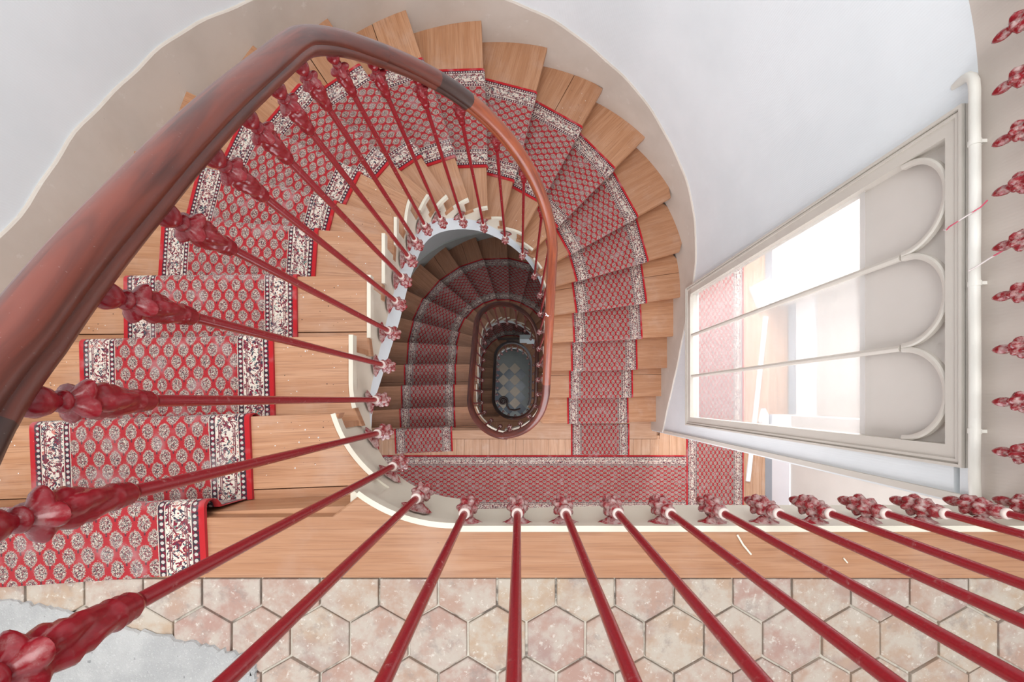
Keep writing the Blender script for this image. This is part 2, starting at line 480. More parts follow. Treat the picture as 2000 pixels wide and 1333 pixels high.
# wall plan
WR, WA, WBB, WC = 1.61, 1.61, 1.54, .95
def wall(w, o=0.0):                        # w: 0 at (-1.775, -1.6) up the left side, round, down the right
    if w < 2.55: return (CX - WR - o, -1.6 + w)
    n = 2.55 + PI * 1.575
    if w < n:
        a = PI - (w - 2.55) / 1.575
        return (CX + (WA + o) * math.cos(a), WC + (WBB + o) * math.sin(a))
    return (CX + WR + o, WC - (w - n))
WN = 2.55 + PI * 1.575
WK = []
for k in range(21):
    p = OUTER[k]
    WK.append(min((math.hypot(wall(i * .01)[0] - p[0], wall(i * .01)[1] - p[1]), i * .01) for i in range(0, 900))[1])
def pitch_w(w):
    def raw(x):
        if x <= WK[0]: return D0
        for i in range(20):
            if x <= WK[i + 1]: return D0 + RIS * (i + (x - WK[i]) / (WK[i + 1] - WK[i]))
        return min(D0 + RIS * 21, D0 + RIS * (20 + (x - WK[20]) / .28))
    return sum(raw(w + j * 0.04) for j in range(-6, 7)) / 13
SHIFT = [(0.0, 0.0), (.06, -.04), (.06, -.04)]
def sh(f, x, y): return (x + SHIFT[f][0], y + SHIFT[f][1])

# ------------------------------------------------------------------ the room: walls
def curved_wall(name, w0, w1, dtop, dbot, mat, f=0, n=90):
    mb = MB(); rs = []
    for i in range(n + 1):
        w = lerp(w0, w1, i / n)
        a = sh(f, *wall(w)); b = sh(f, *wall(w, .12))
        dt = dtop(w) if callable(dtop) else dtop
        rs.append([(a[0], a[1], Z(dt)), (a[0], a[1], Z(dbot)), (b[0], b[1], Z(dbot)), (b[0], b[1], Z(dt))])
    nn = 4
    for i in range(n):
        u0, u1 = lerp(w0, w1, i / n), lerp(w0, w1, (i + 1) / n)
        for j in range(4):
            k = (j + 1) % 4
            q = [rs[i][j], rs[i][k], rs[i + 1][k], rs[i + 1][j]]
            mb.faceuv(q, [(u0, q[0][2]), (u0, q[1][2]), (u1, q[2][2]), (u1, q[3][2])])
    mb.faceuv(rs[0], [(0, 0)] * 4); mb.faceuv(rs[-1][::-1], [(0, 0)] * 4)
    return tag(mb.obj(name, mat, smooth=True, ang=0.6), kind='structure')
WSW = 5.75     # where the landing of the top floor starts along the wall (round the top right, out of frame)
WWIN = WN + .01
curved_wall('wall_left', 0, WSW, -2.65, 4.92, M['wall'])
curved_wall('wall_right', WSW, WWIN, 1.342, 4.92, M['wall'], n=40)
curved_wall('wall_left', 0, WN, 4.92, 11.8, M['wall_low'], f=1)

def ribuv(v): return (v[1], v[2])
def partition(f, mat):
    dz = FLO * f; sx, sy = SHIFT[f]
    x0, x1 = 1.445 + sx, 1.525 + sx
    mb = MB()
    top, bot = (1.342 if f == 0 else 4.92 - FLO), 4.92 if f == 0 else 4.9
    ya, yb, y0, y1 = -.345 + sy, .945 + sy, -.19 + sy, .92 + sy
    mb.box(x0, x1, ya, yb, Z(bot + dz), Z(3.63 + dz), ribuv)
    mb.box(x0, x1, ya, yb, Z(1.40 + dz), Z(top + dz), ribuv)
    mb.box(x0, x1, ya, y0, Z(3.63 + dz), Z(1.42 + dz), ribuv)
    mb.box(x0, x1, y1, yb, Z(3.63 + dz), Z(1.42 + dz), ribuv)
    tag(mb.obj('wall_right', mat, merge=False), kind='structure')
partition(0, M['wall']); partition(1, M['wall_low'])

# beige fascia of the top landing, right side
mb = MB()
fas = [wall(lerp(WSW, WN, i / 40)) for i in range(41)] + [(1.445, -.345)]
rs = [[(x, y, Z(1.11)), (x, y, Z(1.342)), (x + .1, y + .02, Z(1.342)), (x + .1, y + .02, Z(1.11))] for x, y in fas]
mb.rings(rs, True, True, ribuv)
tag(mb.obj('trim_1', M['fascia'], smooth=True, ang=0.5), kind='structure')
# beige fascia below the edge of the top landing
mb = MB()
pts = [well(s, -.012) for s in (0.30, .26, .22, .18, .14, .1, .06, .03, 0)] + [(0.4, -.327), (1.45, -.327)]
rs = [[(x, y, Z(1.125)), (x, y, Z(1.315)), (x, y - .06, Z(1.315)), (x, y - .06, Z(1.125))] for x, y in pts]
mb.rings(rs, True, True, lambda v: (v[0], v[2]))
tag(mb.obj('trim_2', M['cream'], smooth=True, ang=0.6), kind='structure')
# bead on the end of the right wall
mb = MB(); mb.box(1.43, 1.446, -.335, -.310, Z(4.25), Z(1.36))
tag(mb.obj('trim_3', M['frame']), kind='structure')

# upper room: ceiling with an opening for the roof light, landing walls
mb = MB()
for b in ((-2, -1.6, -1.9, 2.8), (1.4, 2.9, -1.9, 2.8), (-1.6, 1.4, 2.1, 2.8), (-1.6, 1.4, -1.9, -1.1)):
    mb.box(b[0], b[1], b[2], b[3], Z(-2.75), Z(-2.65))
tag(mb.obj('ceiling', M['ceil']), kind='structure')
mb = MB(); mb.box(-1.9, 2.9, -1.75, -1.65, Z(1.3), Z(-2.65))
tag(mb.obj('wall_front', M['wall']), kind='structure')
mb = MB(); mb.box(2.7, 2.8, -1.65, 2.5, Z(1.088), Z(-2.65)); mb.box(.75, 2.7, 2.2, 2.3, Z(1.30), Z(-2.65)); mb.box(.98, 1.08, 1.98, 2.25, Z(1.30), Z(-2.65))
tag(mb.obj('wall_right', M['wall']), kind='structure')

# skirting band that climbs with the stair
def skirting(name, f, mat, w0, w1):
    dz = FLO * f; mb = MB(); n = 150; prof = []
    for i in range(n + 1):
        w = lerp(w0, w1, i / n)
        up = table([(0, .20), (5, .21), (7, .25), (9, .25)], w)
        if f: up *= .5
        wob = .006 * math.sin(w * 9) + .003 * math.sin(w * 23)
        p = pitch_w(w)
        t = p - up + wob + dz; bt = p + .30 + dz
        a = sh(f, *wall(w, -.012)); b = sh(f, *wall(w, .004)); c = sh(f, *wall(w, -.008))
        prof.append([(b[0], b[1], Z(t)), (c[0], c[1], Z(t) - .001), (a[0], a[1], Z(t) - .006), (a[0], a[1], Z(bt)), (b[0], b[1], Z(bt))])
    mb.rings(prof, True, True, lambda v: (v[0], v[2]))
    return tag(mb.obj(name, mat, smooth=True, ang=0.5), kind='structure')
skirting('baseboard_left', 0, M['skirt'], 1.0, WN + 1.285)
skirting('baseboard_left', 1, M['skirt_low'], 1.0, WN + 1.20)
skirting('baseboard_left', 2, M['skirt_low'], 1.0, WN + 1.20)

# ------------------------------------------------------------------ stair flights
UP = {}
def build_flight(f, mw, label):
    dz = FLO * f
    P = lambda x, y: sh(f, x, y)
    root = thing('staircase', label, 'staircase', (P(CX, CT)[0], P(CX, CT)[1], Z(nose_d(21) + dz)))
    off = Vector(root.location)
    def put(mb, name, mat, parent=None, smooth=False, ang=None):
        mb.v = [(v[0] - off[0], v[1] - off[1], v[2] - off[2]) for v in mb.v]
        o = mb.obj(name, mat, root if parent is None else parent, smooth, ang)
        return o
    lines = {}
    for k in range(0, 21):
        a, b = Vector(INNER[k]), Vector(OUTER[k])
        e = (b - a).normalized()
        nb = Vector((-e[1], e[0]))                       # towards the higher step
        pa = Vector(INNER[k - 1]) if k else Vector((-.3, -1.2))
        if (pa - a).dot(nb) < 0: nb = -nb
        lines[k] = (a, b, e, nb)
    for k in range(1, 21):
        a, b, e, nb = lines[k]; a0, b0, e0, nb0 = lines[k - 1]
        # ordered outline: nosing, wall, back line, well edge
        back0 = a0 + nb0 * .05; back1 = b0 + nb0 * .05
        w_hi, w_lo = WK[k - 1] - .05, WK[k]
        poly = [tuple(a)]
        poly += [tuple(b - e * 0.004)]
        ws = [w_lo + (w_hi - w_lo) * i / 6 for i in range(1, 6)]
        poly += [wall(w, -.004) for w in ws]
        poly += [tuple(back1), tuple(back0)]
        ss = [lerp(SK[k - 1], SK[k], i / 7) for i in range(1, 7)]
        poly += [well(s) for s in ss]
        poly = [P(*p) for p in poly]
        zt = Z(nose_d(k) + dz)
        A = Vector(P(*a))
        uvf = lambda v, A=A, e=e, nb=nb: ((v[0] - A[0]) * e[0] + (v[1] - A[1]) * e[1] + k * 3.3, (v[0] - A[0]) * nb[0] + (v[1] - A[1]) * nb[1] + k * 1.7)
        seam = .205 + .03 * ((k * 7) % 5) / 5
        sp = (A[0] + nb[0] * seam, A[1] + nb[1] * seam)
        if k not in (1, 3, 8, 9, 12, 16, 19): seam = 3; sp = (A[0] + nb[0] * 3, A[1] + nb[1] * 3)
        front = clip(poly, (sp[0] - nb[0] * .0012, sp[1] - nb[1] * .0012), (-nb[0], -nb[1]))
        rear = clip(poly, (sp[0] + nb[0] * .0012, sp[1] + nb[1] * .0012), (nb[0], nb[1]))
        mb = MB(); slab(mb, front, zt, .036, uvf=uvf)
        tr = put(mb, 'tread', mw)
        if len(rear) >= 3:
            mb = MB(); slab(mb, rear, zt - .0012, .034, uvf=lambda v, u=uvf: (u(v)[0] + 5, u(v)[1] + 9))
            put(mb, 'tread_board', mw, tr)
        # riser below this nosing down to the next tread
        r0, r1 = a + nb * .03 - e * .0 + e * .01, b + nb * .03 - e * .01
        mb = MB()
        q0, q1, q2, q3 = P(*r0), P(*r1), P(*(r1 + nb * .018)), P(*(r0 + nb * .018))
        zb = Z(nose_d(k + 1) + dz)
        mb.rings([[(*q, zb) for q in (q0, q1, q2, q3)], [(*q, zt - .035) for q in (q0, q1, q2, q3)]], uvf=lambda v, u=uvf: (u(v)[0], v[2]))
        put(mb, 'riser', mw)
    # riser below the landing edge
    a, b, e, nb = lines[0]
    r0, r1 = a + nb * .03 + e * .01, b + nb * .03 - e * .01
    q0, q1, q2, q3 = P(*r0), P(*r1), P(*(r1 + nb * .018)), P(*(r0 + nb * .018))
    mb = MB(); mb.rings([[(*q, Z(nose_d(1) + dz)) for q in (q0, q1, q2, q3)], [(*q, Z(nose_d(0) + dz) - .035) for q in (q0, q1, q2, q3)]], uvf=lambda v: (v[0], v[2]))
    put(mb, 'riser', mw)
    # cream end trims of each tread, following the well edge
    for k in range(0, 21):
        s1 = SK[k] - .002
        s0 = SK[k - 1] + .012 if k else -.0
        n = 12; rs = []
        for i in range(n + 1):
            s = lerp(s1, s0, i / n)
            i1, o1 = P(*well(s, -.002)), P(*well(s, .012))
            z1 = Z(nose_d(k) + dz) + .002
            rs.append([(*i1, z1), (*o1, z1 - .001), (*o1, z1 - .034), (*i1, z1 - .034)])
        mb = MB(); mb.rings(rs); put(mb, 'end_trim', M['cream'])
    # cut string: stepped on top, smooth below
    mb = MB(); n = 12
    for k in range(0, 21):
        s1 = SK[k] - .035; s0 = SK[k - 1] - .035 if k else .0
        rs = []
        for i in range(n + 1):
            s = lerp(s1, s0, i / n)
            i1, o1 = P(*well(s, -.030)), P(*well(s, -.006))
            zt = Z(nose_d(k) + dz) - .034; zb = Z(pitch_s(s) + .335 + dz)
            rs.append([(*i1, zt), (*o1, zt), (*o1, zb), (*i1, zb)])
        mb.rings(rs)
    rs = []
    for i in range(n + 1):
        s = lerp(SK[20] - .035, LP, i / n)
        i1, o1 = P(*well(s, -.030)), P(*well(s, -.006))
        zt = Z(nose_d(21) + dz) - .034; zb = Z(pitch_s(s) + .335 + dz)
        rs.append([(*i1, zt), (*o1, zt), (*o1, zb), (*i1, zb)])
    mb.rings(rs)
    put(mb, 'string', M['cream'] if f == 0 else M['string_low'], smooth=True, ang=0.5)
    # plaster curb of the soffit below the string
    mb = MB(); rs = []
    ET = [(0, .004), (.45, .004), (.62, .10), (.95, .19), (2.2, .19), (2.8, .12), (3.3, .06), (4.144, .004)]
    for i in range(91):
        s = LP * i / 90
        i1, o1 = P(*well(s, -.028)), P(*well(s, -.010))
        zt = Z(pitch_s(s) + .333 + dz); zb = Z(pitch_s(s) + .335 + table(ET, s) + dz)
        rs.append([(*i1, zt), (*o1, zt), (*o1, zb), (*i1, zb)])
    mb.rings(rs); put(mb, 'soffit_curb', M['curb'], smooth=True, ang=0.5)
    # plastered underside
    mb = MB(); rs = []
    for k in range(0, 21):
        for j in range(3):
            t = k + j / 3
            if t > 20: break
            kk = min(int(t), 19); fr = t - kk
            s = lerp(SK[kk], SK[kk + 1], fr); w = lerp(WK[kk], WK[kk + 1], fr)
            a1, b1 = P(*well(s, -.026)), P(*wall(w))
            d1, d2 = Z(pitch_s(s) + .32 + table(ET, s) + dz), Z(pitch_w(w) + .32 + dz)
            rs.append([(*a1, d1), (*b1, d2), (*b1, d2 + .03), (*a1, d1 + .03)])
    mb.rings(rs); put(mb, 'soffit', M['ceil'], smooth=True, ang=0.5)
    return root
M['string_low'] = material('aged_cream', plaster((0.60, 0.54, 0.46), (0.52, 0.46, 0.39)), 0.5)
M['curb'] = material('blue_white_plaster', plaster((0.66, 0.72, 0.75), (0.60, 0.66, 0.69)), 0.7)
build_flight(0, M['oak'], 'uppermost winding oak stair flight with worn treads, nearest the camera')
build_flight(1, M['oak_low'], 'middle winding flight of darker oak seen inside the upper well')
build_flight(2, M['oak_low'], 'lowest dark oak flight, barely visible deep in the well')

# ------------------------------------------------------------------ stair runners
def build_runner(f, label):
    dz = FLO * f; P = lambda x, y: sh(f, x, y)
    IN, TH = .26, .009
    mb = MB(); vo = 0.0
    # offset lines along each nosing
    def line(k):
        a, b = Vector(INNER[k]), Vector(OUTER[k]); e = (b - a).normalized()
        nb = Vector((-e[1], e[0])); pa = Vector(INNER[k - 1]) if k else Vector((-.3, -1.2))
        if (pa - a).dot(nb) < 0: nb = -nb
        return a, b, e, nb
    off = .0
    for k in range(0, 21):
        a, b, e, nb = line(k)
        c0 = a + e * (.262 if k > 0 else .385)
        w = WCP if f == 0 else WCP * .975
        # back limits at u=0, u=w: distance to the upper riser face
        if k:
            a0, b0, e0, nb0 = line(k - 1)
            lim = a0 + nb0 * .028
            def back(u):
                p = c0 + e * u
                return (lim - p).dot(nb0) / nb.dot(nb0) if nb.dot(nb0) > .1 else .3
            bk = [max(.04, back(u)) for u in (0, w)]
        else:
            bk = [.175, .190] if f == 0 else [.262, .262]
        zt = Z(nose_d(k) + dz); zn = Z(nose_d(k + 1) + dz)
        # profile: (distance behind nosing, z above tread k, v)
        prof = [(.026, zn - zt, .215), (.022, -.10, .13), (.020, -.048, .078), (.006, -.042, .060), (-.007, -.030, .045), (-.0105, -.014, .030), (-.008, .0, .015),
                (.000, .0075, .005), (.012, TH, -.008), (.04, TH, -.036)]
        NU = 8
        for i in range(NU):
            u0, u1 = w * i / NU, w * (i + 1) / NU
            us = (u0, u1)
            pr = []
            for u in us:
                rowp = [(c0 + e * u + nb * d, zt + z, vv) for d, z, vv in prof]
                bd = lerp(bk[0], bk[1], u / w)
                rowp.append((c0 + e * u + nb * bd, zt + TH, -bd))
                pr.append(rowp)
            for j in range(len(pr[0]) - 1):
                q = [pr[0][j], pr[1][j], pr[1][j + 1], pr[0][j + 1]]
                vs = [(*P(*p), z) for p, z, _ in q]
                uvs = [(u0 * WCP / w, vo - q[0][2]), (u1 * WCP / w, vo - q[1][2]), (u1 * WCP / w, vo - q[2][2]), (u0 * WCP / w, vo - q[3][2])]
                mb.faceuv(vs, uvs)
        # rolled red edges giving the pile its thickness
        for u, sg in ((0, -1), (w, 1)):
            bd = bk[0] if u == 0 else bk[1]
            seq = [(d, z) for d, z, _ in prof] + [(bd, TH)]
            for (d0_, z0_), (d1_, z1_) in zip(seq, seq[1:]):
                p0, p1 = c0 + e * u + nb * d0_, c0 + e * u + nb * d1_
                inn = .010
                if d0_ < .0195 or True:
                    q = [(*P(*p0), zt + z0_), (*P(*p1), zt + z1_), (*P(*(p1 + nb * (.004 if d1_ < .02 else 0))), zt + min(z1_ - inn, 0 if d1_ > .02 and z1_ > 0 else z1_ - inn)),
                         (*P(*(p0 + nb * (.004 if d0_ < .02 else 0))), zt + z0_ - inn)]
                    mb.faceuv(q, [(.002, .1)] * 4)
        if k == 0:
            pe0, pe1 = c0 + nb * bk[0], c0 + e * w + nb * bk[1]
            mb.faceuv([(*P(*pe0), zt + TH), (*P(*pe1), zt + TH), (*P(*pe1), zt), (*P(*pe0), zt)], [(.002, .1)] * 4)
        vo += .215 + (bk[0] + bk[1]) / 2
    o = mb.obj('stair_runner', M['carpet'], smooth=True, ang=0.7)
    return tag(o, label, 'carpet')
build_runner(0, 'red patterned stair runner on the uppermost flight, brightest and largest')
build_runner(1, 'dark red patterned stair runner on the middle flight in shade')
build_runner(2, 'stair runner on the lowest flight, deep in darkness')

def flat_runner(name, x0, x1, y0, y1, d, along, label, th=.009):
    mb = MB(); z = Z(d)
    if along == 'x': uvf = lambda v: ((v[1] - y0) / (y1 - y0) * WCP, v[0])
    else: uvf = lambda v: ((v[0] - x0) / (x1 - x0) * WCP, v[1])
    mb.rings([[(x0, y0, z), (x1, y0, z), (x1, y1, z), (x0, y1, z)],
              [(x0, y0, z + th - .003), (x1, y0, z + th - .003), (x1, y1, z + th - .003), (x0, y1, z + th - .003)],
              [(x0 + .003, y0 + .003, z + th), (x1 - .003, y0 + .003, z + th), (x1 - .003, y1 - .003, z + th), (x0 + .003, y1 - .003, z + th)]], uvf=uvf)
    return tag(mb.obj(name, M['carpet'], smooth=True, ang=0.4), label, 'carpet')
D1 = D0 + FLO
flat_runner('landing_runner', -1.50, 1.816, -1.235, -.613, D1, 'x', 'long red patterned runner laid across the middle landing')
flat_runner('corridor_runner', 1.818, 2.444, -1.55, 2.1, D1, 'y', 'red patterned runner along the corridor beside the window wall')
flat_runner('runner_end', .560, 1.197, -.611, -.272, D1, 'y', 'short end of red runner at the foot of the upper flight')

# ------------------------------------------------------------------ landings
def landing_edge_poly(f, right_round):
    p = [(-1.77, -.31), (-.48, -.30)]
    p += [(-.415, -.25)] + [well(s) for s in (.24, .20, .16, .12, .08, .04, 0.0)]
    return p
# top landing: oak nosing board, cream lip, hexagonal tiles
fl = MB()
fl.box(-1.77, 2.7, -1.65, -.40, Z(1.33), Z(1.099))
fl.box(1.47, 2.7, -.40, 2.2, Z(1.33), Z(1.099))
for i in range(40):
    (xa, ya), (xb, yb) = [wall(lerp(WSW, WN, j / 40), .09) for j in (i, i + 1)]
    xa, xb = min(xa, 1.52), min(xb, 1.52)
    fl.rings([[(xa, ya, Z(zz)), (xb, yb, Z(zz)), (1.70, yb, Z(zz)), (1.70, ya, Z(zz))] for zz in (1.325, 1.100)])
fl.box(1.26, 1.75, 1.75, 2.2, Z(1.33), Z(1.104))
floor0 = tag(fl.obj('floor', M['mortar']), kind='structure')
mb = MB()
poly = landing_edge_poly(0, False) + [(1.44, -.328), (1.44, -.458), (-1.77, -.455)]
slab(mb, poly, Z(D0), .036, uvf=lambda v: (v[0], v[1]))
o = mb.obj('edge_board', M['oak'], floor0)
mb = MB()
pts = [well(s, 0) for s in (.0, -.0)][:1]
path = [(-.165 + i * .2, -.328) for i in range(9)]
path[-1] = (1.44, -.328)
rs = [[(x, y - .010, Z(D0) + .003), (x, y + .005, Z(D0) + .002), (x, y + .005, Z(D0) - .030), (x, y - .010, Z(D0) - .030)] for x, y in path]
mb.rings(rs); mb.obj('edge_lip', M['cream'], floor0)
mb = MB()
path = [(1.445, -.345 + i * .26) for i in range(9)]
rs = [[(x + .02, y, Z(D0) + .003), (x - .014, y, Z(D0) + .002), (x - .014, y, Z(D0) - .025), (x + .02, y, Z(D0) - .025)] for x, y in path if y < 1.2]
mb.rings(rs); mb.obj('edge_lip', M['cream'], floor0)
mb = MB(); slab(mb, [(1.46, -.345), (1.60, -.345), (1.60, 1.8), (1.46, 1.8)], Z(D0), .02, uvf=lambda v: (v[1], v[0])); mb.obj('edge_board', M['oak'], floor0)
# hex tiles
TS = .1507
rr = TS / math.sqrt(3) - .0032
def hexpoly(cx, cy, j=0.0):
    return [(cx + (rr + random.uniform(-j, j)) * math.cos(PI / 2 + i * PI / 3), cy + (rr + random.uniform(-j, j)) * math.sin(PI / 2 + i * PI / 3)) for i in range(6)]
variants = []
def hexmesh(poly):
    c = (sum(p[0] for p in poly) / len(poly), sum(p[1] for p in poly) / len(poly))
    mb = MB()
    rs = []
    for e, z in ((0, -.012), (0, -.0022), (.0022, -.0004), (.006, 0)):
        rs.append([(p[0] + (c[0] - p[0]) / max(1e-6, math.hypot(c[0] - p[0], c[1] - p[1])) * e,
                    p[1] + (c[1] - p[1]) / max(1e-6, math.hypot(c[0] - p[0], c[1] - p[1])) * e, z) for p in poly])
    mb.rings(rs)
    return mb
for i in range(5): variants.append(hexmesh(hexpoly(0, 0, .0016)).mesh('tile', M['tile']))
cnt = 0
for row in range(-20, 9):
    cy = -.6157 - (row - 1) * .1305 + 0
    odd = (row - 1) % 2
    for i in range(-13, 18):
        cx = .093 + TS * (i + .5 * odd)
        if cx < -1.70 or cx > 2.62: continue
        if cy - rr < -1.6: continue
        if cx > 1.60 + .07:
            if cy > 2.05: continue
        if cy > -.40 and cx < 1.69:
            pl = clip(hexpoly(cx, cy), (1.604, 0), (1, 0)) if cx > 1.5 and cy > -.3 else []
            if len(pl) > 2 and max(p[0] for p in pl) > 1.625:
                link('tile', hexmesh([(p[0] - cx, p[1] - cy) for p in pl]).mesh('tile', M['tile']), floor0, (cx, cy, Z(D0)))
            continue
        if cy + rr > -.4575 and cx < 1.65:
            pl = clip(hexpoly(cx, cy), (0, -.4595), (0, -1))
            if len(pl) < 3 or (max(p[1] for p in pl) - min(p[1] for p in pl)) < .012: continue
            pl = [(p[0] - cx, p[1] - cy) for p in pl]
            link('tile', hexmesh(pl).mesh('tile', M['tile']), floor0, (cx, cy, Z(D0) + random.uniform(-.0015, .0015)))
        else:
            o = link('tile', variants[(row * 5 + i * 3) % 5], floor0, (cx, cy, Z(D0) + random.uniform(-.002, .0015)))
            o.rotation_euler = (random.uniform(-.006, .006), random.uniform(-.006, .006), (cnt % 6) * PI / 3)
        cnt += 1
# grey screed patch, lower left
mb = MB()
edge = []
xs = [-1.70, -1.326, -1.188, -1.006, -.823, -.70, -.672, -.667, -.70]
ys = [-.47, -.507, -.529, -.579, -.62, -.650, -.672, -.72, -.95]
pts = []
for (x0, y0), (x1, y1) in zip(zip(xs, ys), list(zip(xs, ys))[1:]):
    for i in range(14):
        t = i / 14
        pts.append((lerp(x0, x1, t) + random.uniform(-.004, .004), lerp(y0, y1, t) + random.uniform(-.005, .005)))
pts += [(-.72, -1.2), (-1.70, -1.2)]
c = (-1.1, -.9)
rs = []
for e, z in ((0, .0), (.003, .006), (.012, .009)):
    rs.append([(p[0] + (c[0] - p[0]) / math.hypot(c[0] - p[0], c[1] - p[1]) * e, p[1] + (c[1] - p[1]) / math.hypot(c[0] - p[0], c[1] - p[1]) * e, Z(D0) + z) for p in pts])
mb.rings(rs, uvf=lambda v: (v[0], v[1]))
tag(mb.obj('screed_patch', M['screed'], smooth=False), 'rough grey patch of cement screed over the hexagonal tiles', 'screed')

# middle and lower landings
def low_landing(f, mat):
    d = D0 + FLO * f; sx, sy = SHIFT[1]
    mb = MB()
    mb.box(-1.9, 2.8, -1.65, -.40, Z(d + .26), Z(d + .012))
    mb.box(1.54, 2.95, -.40, 2.2, Z(d + .26), Z(d + .012))
    # infill round the end of the well
    pl = [(-1.70, -.32), (-.45, -.32)] + [sh(1, *well(s, -.045)) for s in (.25, .2, .15, .1, .05, 0, -.05, -.1, -.15, -.2, -.25, -.3)] + [(.3, -.24), (1.53, -.24), (1.53, -.42), (-1.70, -.42)]
    rs = [[(x, y, Z(d + .26)) for x, y in pl], [(x, y, Z(d + .034)) for x, y in pl]]
    mb.rings(rs)
    fo = tag(mb.obj('floor', mat), kind='structure')
    mb = MB()
    pl = [sh(1, -1.765, -.31), sh(1, -.48, -.30), sh(1, -.415, -.25)] + [sh(1, *well(s)) for s in (.24, .2, .16, .12, .08, .04, 0, -.04, -.08, -.12, -.16, -.2, -.24, -.28)] + \
         [(.27, -.222), (1.50, -.215), (1.50, -.434), (-1.70, -.434)]
    slab(mb, pl, Z(d), .034, uvf=lambda v: (v[0], v[1]))
    mb.obj('edge_board', mat, fo)
    mb = MB(); rs = []
    for i in range(25):
        s = lerp(.27, -.30, i / 24)
        a, b = sh(1, *well(s, -.006)), sh(1, *well(s, .012))
        rs.append([(*a, Z(d) + .002), (*b, Z(d) + .001), (*b, Z(d) - .034), (*a, Z(d) - .034)])
    mb.rings(rs); mb.obj('edge_lip', M['cream'] if f == 1 else M['string_low'], fo)
    x = -1.89; i = 0
    while x < 2.9:
        w = .092 + .016 * math.sin(i * 2.7)
        ytop = -.4355 if x < 1.53 else 2.18
        ybot = -1.64
        xe = min(x + w, 2.94)
        if x < 1.53 < xe: xe = 1.53
        if not (ytop < 0 and x > 2.7):
            mb = MB(); slab(mb, [(x, ybot), (xe - .0016, ybot), (xe - .0016, ytop), (x, ytop)], Z(d) - .0004 * (i % 3), .011, uvf=lambda v, i=i: (v[1] + i * 3.1, v[0] + i * 1.3))
            mb.obj('plank', mat, fo)
        x = xe; i += 1
    return fo
floor1 = low_landing(1, M['oak_floor'])
low_landing(2, M['oak_low'])

# walls around the middle and lower landings
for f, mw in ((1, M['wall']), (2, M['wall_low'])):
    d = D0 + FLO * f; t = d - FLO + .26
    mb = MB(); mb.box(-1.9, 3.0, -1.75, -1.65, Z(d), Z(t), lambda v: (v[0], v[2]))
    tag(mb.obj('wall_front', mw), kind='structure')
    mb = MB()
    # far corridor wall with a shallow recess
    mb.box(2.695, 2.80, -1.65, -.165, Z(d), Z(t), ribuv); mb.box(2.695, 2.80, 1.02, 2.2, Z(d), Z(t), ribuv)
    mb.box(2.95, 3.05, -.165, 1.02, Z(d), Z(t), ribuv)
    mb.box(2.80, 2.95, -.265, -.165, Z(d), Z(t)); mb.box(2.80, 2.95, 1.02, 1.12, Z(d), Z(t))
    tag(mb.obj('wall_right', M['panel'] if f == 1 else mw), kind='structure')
    mb = MB(); mb.box(1.54, 3.0, 2.2, 2.3, Z(d), Z(t), lambda v: (v[0], v[2]))
    tag(mb.obj('wall_back', mw), kind='structure')
# blue-grey baseboard and white dado of the middle corridor
mb = MB()
for a in ((2.68, 2.695, -1.6, -.165), (2.68, 2.695, 1.02, 2.2), (2.935, 2.95, -.165, 1.02)):
    mb.box(a[0], a[1], a[2], a[3], Z(D1), Z(D1 - .13))
tag(mb.obj('baseboard_right', M['bluegrey']), kind='structure')
mb = MB()
for a in ((2.672, 2.694, -1.6, -.165), (2.672, 2.694, 1.02, 2.2), (2.927, 2.949, -.165, 1.02)):
    mb.box(a[0] + .006, a[1], a[2], a[3], Z(D1 - .131), Z(D1 - .42))
tag(mb.obj('trim_4', M['white']), kind='structure')
mb = MB()
mb.box(2.684, 2.694, -.60, -.585, Z(D1 - .43), Z(2.0)); mb.box(2.684, 2.694, -.57, -.562, Z(D1 - .43), Z(2.0))
tag(mb.obj('trim_5', M['panel']), kind='structure')

def quadbox(name, pts, d0_, d1_, mat, label=None, cat=None, parent=None):
    mb = MB()
    rs = [[(x, y, Z(d0_)) for x, y in pts], [(x, y, Z(d1_) - .004) for x, y in pts]]
    c = (sum(p[0] for p in pts) / 4, sum(p[1] for p in pts) / 4)
    rs.append([(x + (c[0] - x) * .02, y + (c[1] - y) * .02, Z(d1_)) for x, y in pts])
    mb.rings(rs)
    o = mb.obj(name, mat, parent)
    if label: tag(o, label, cat)
    return o
# batten lying on the corridor floor
quadbox('batten', [(2.705, .90), (2.661, .905), (2.466, -.895), (2.510, -.90)], D1, D1 - .018, M['white'],
        'long white batten lying askew on the corridor floorboards', 'batten')
# low white boards lying on the corridor floor by the wall
quadbox('white_board', [(2.50, 1.215), (2.60, .972), (2.69, 1.03), (2.69, 1.31)], D1, D1 - .09, M['white'],
        'thick white board on the corridor floor, behind the uppermost pane', 'board')
quadbox('white_board', [(2.60, -.24), (2.635, -.10), (2.670, -.175), (2.670, -.46)], D1, D1 - .09, M['white'],
        'thick white board on the corridor floor, behind the lowest pane', 'board')

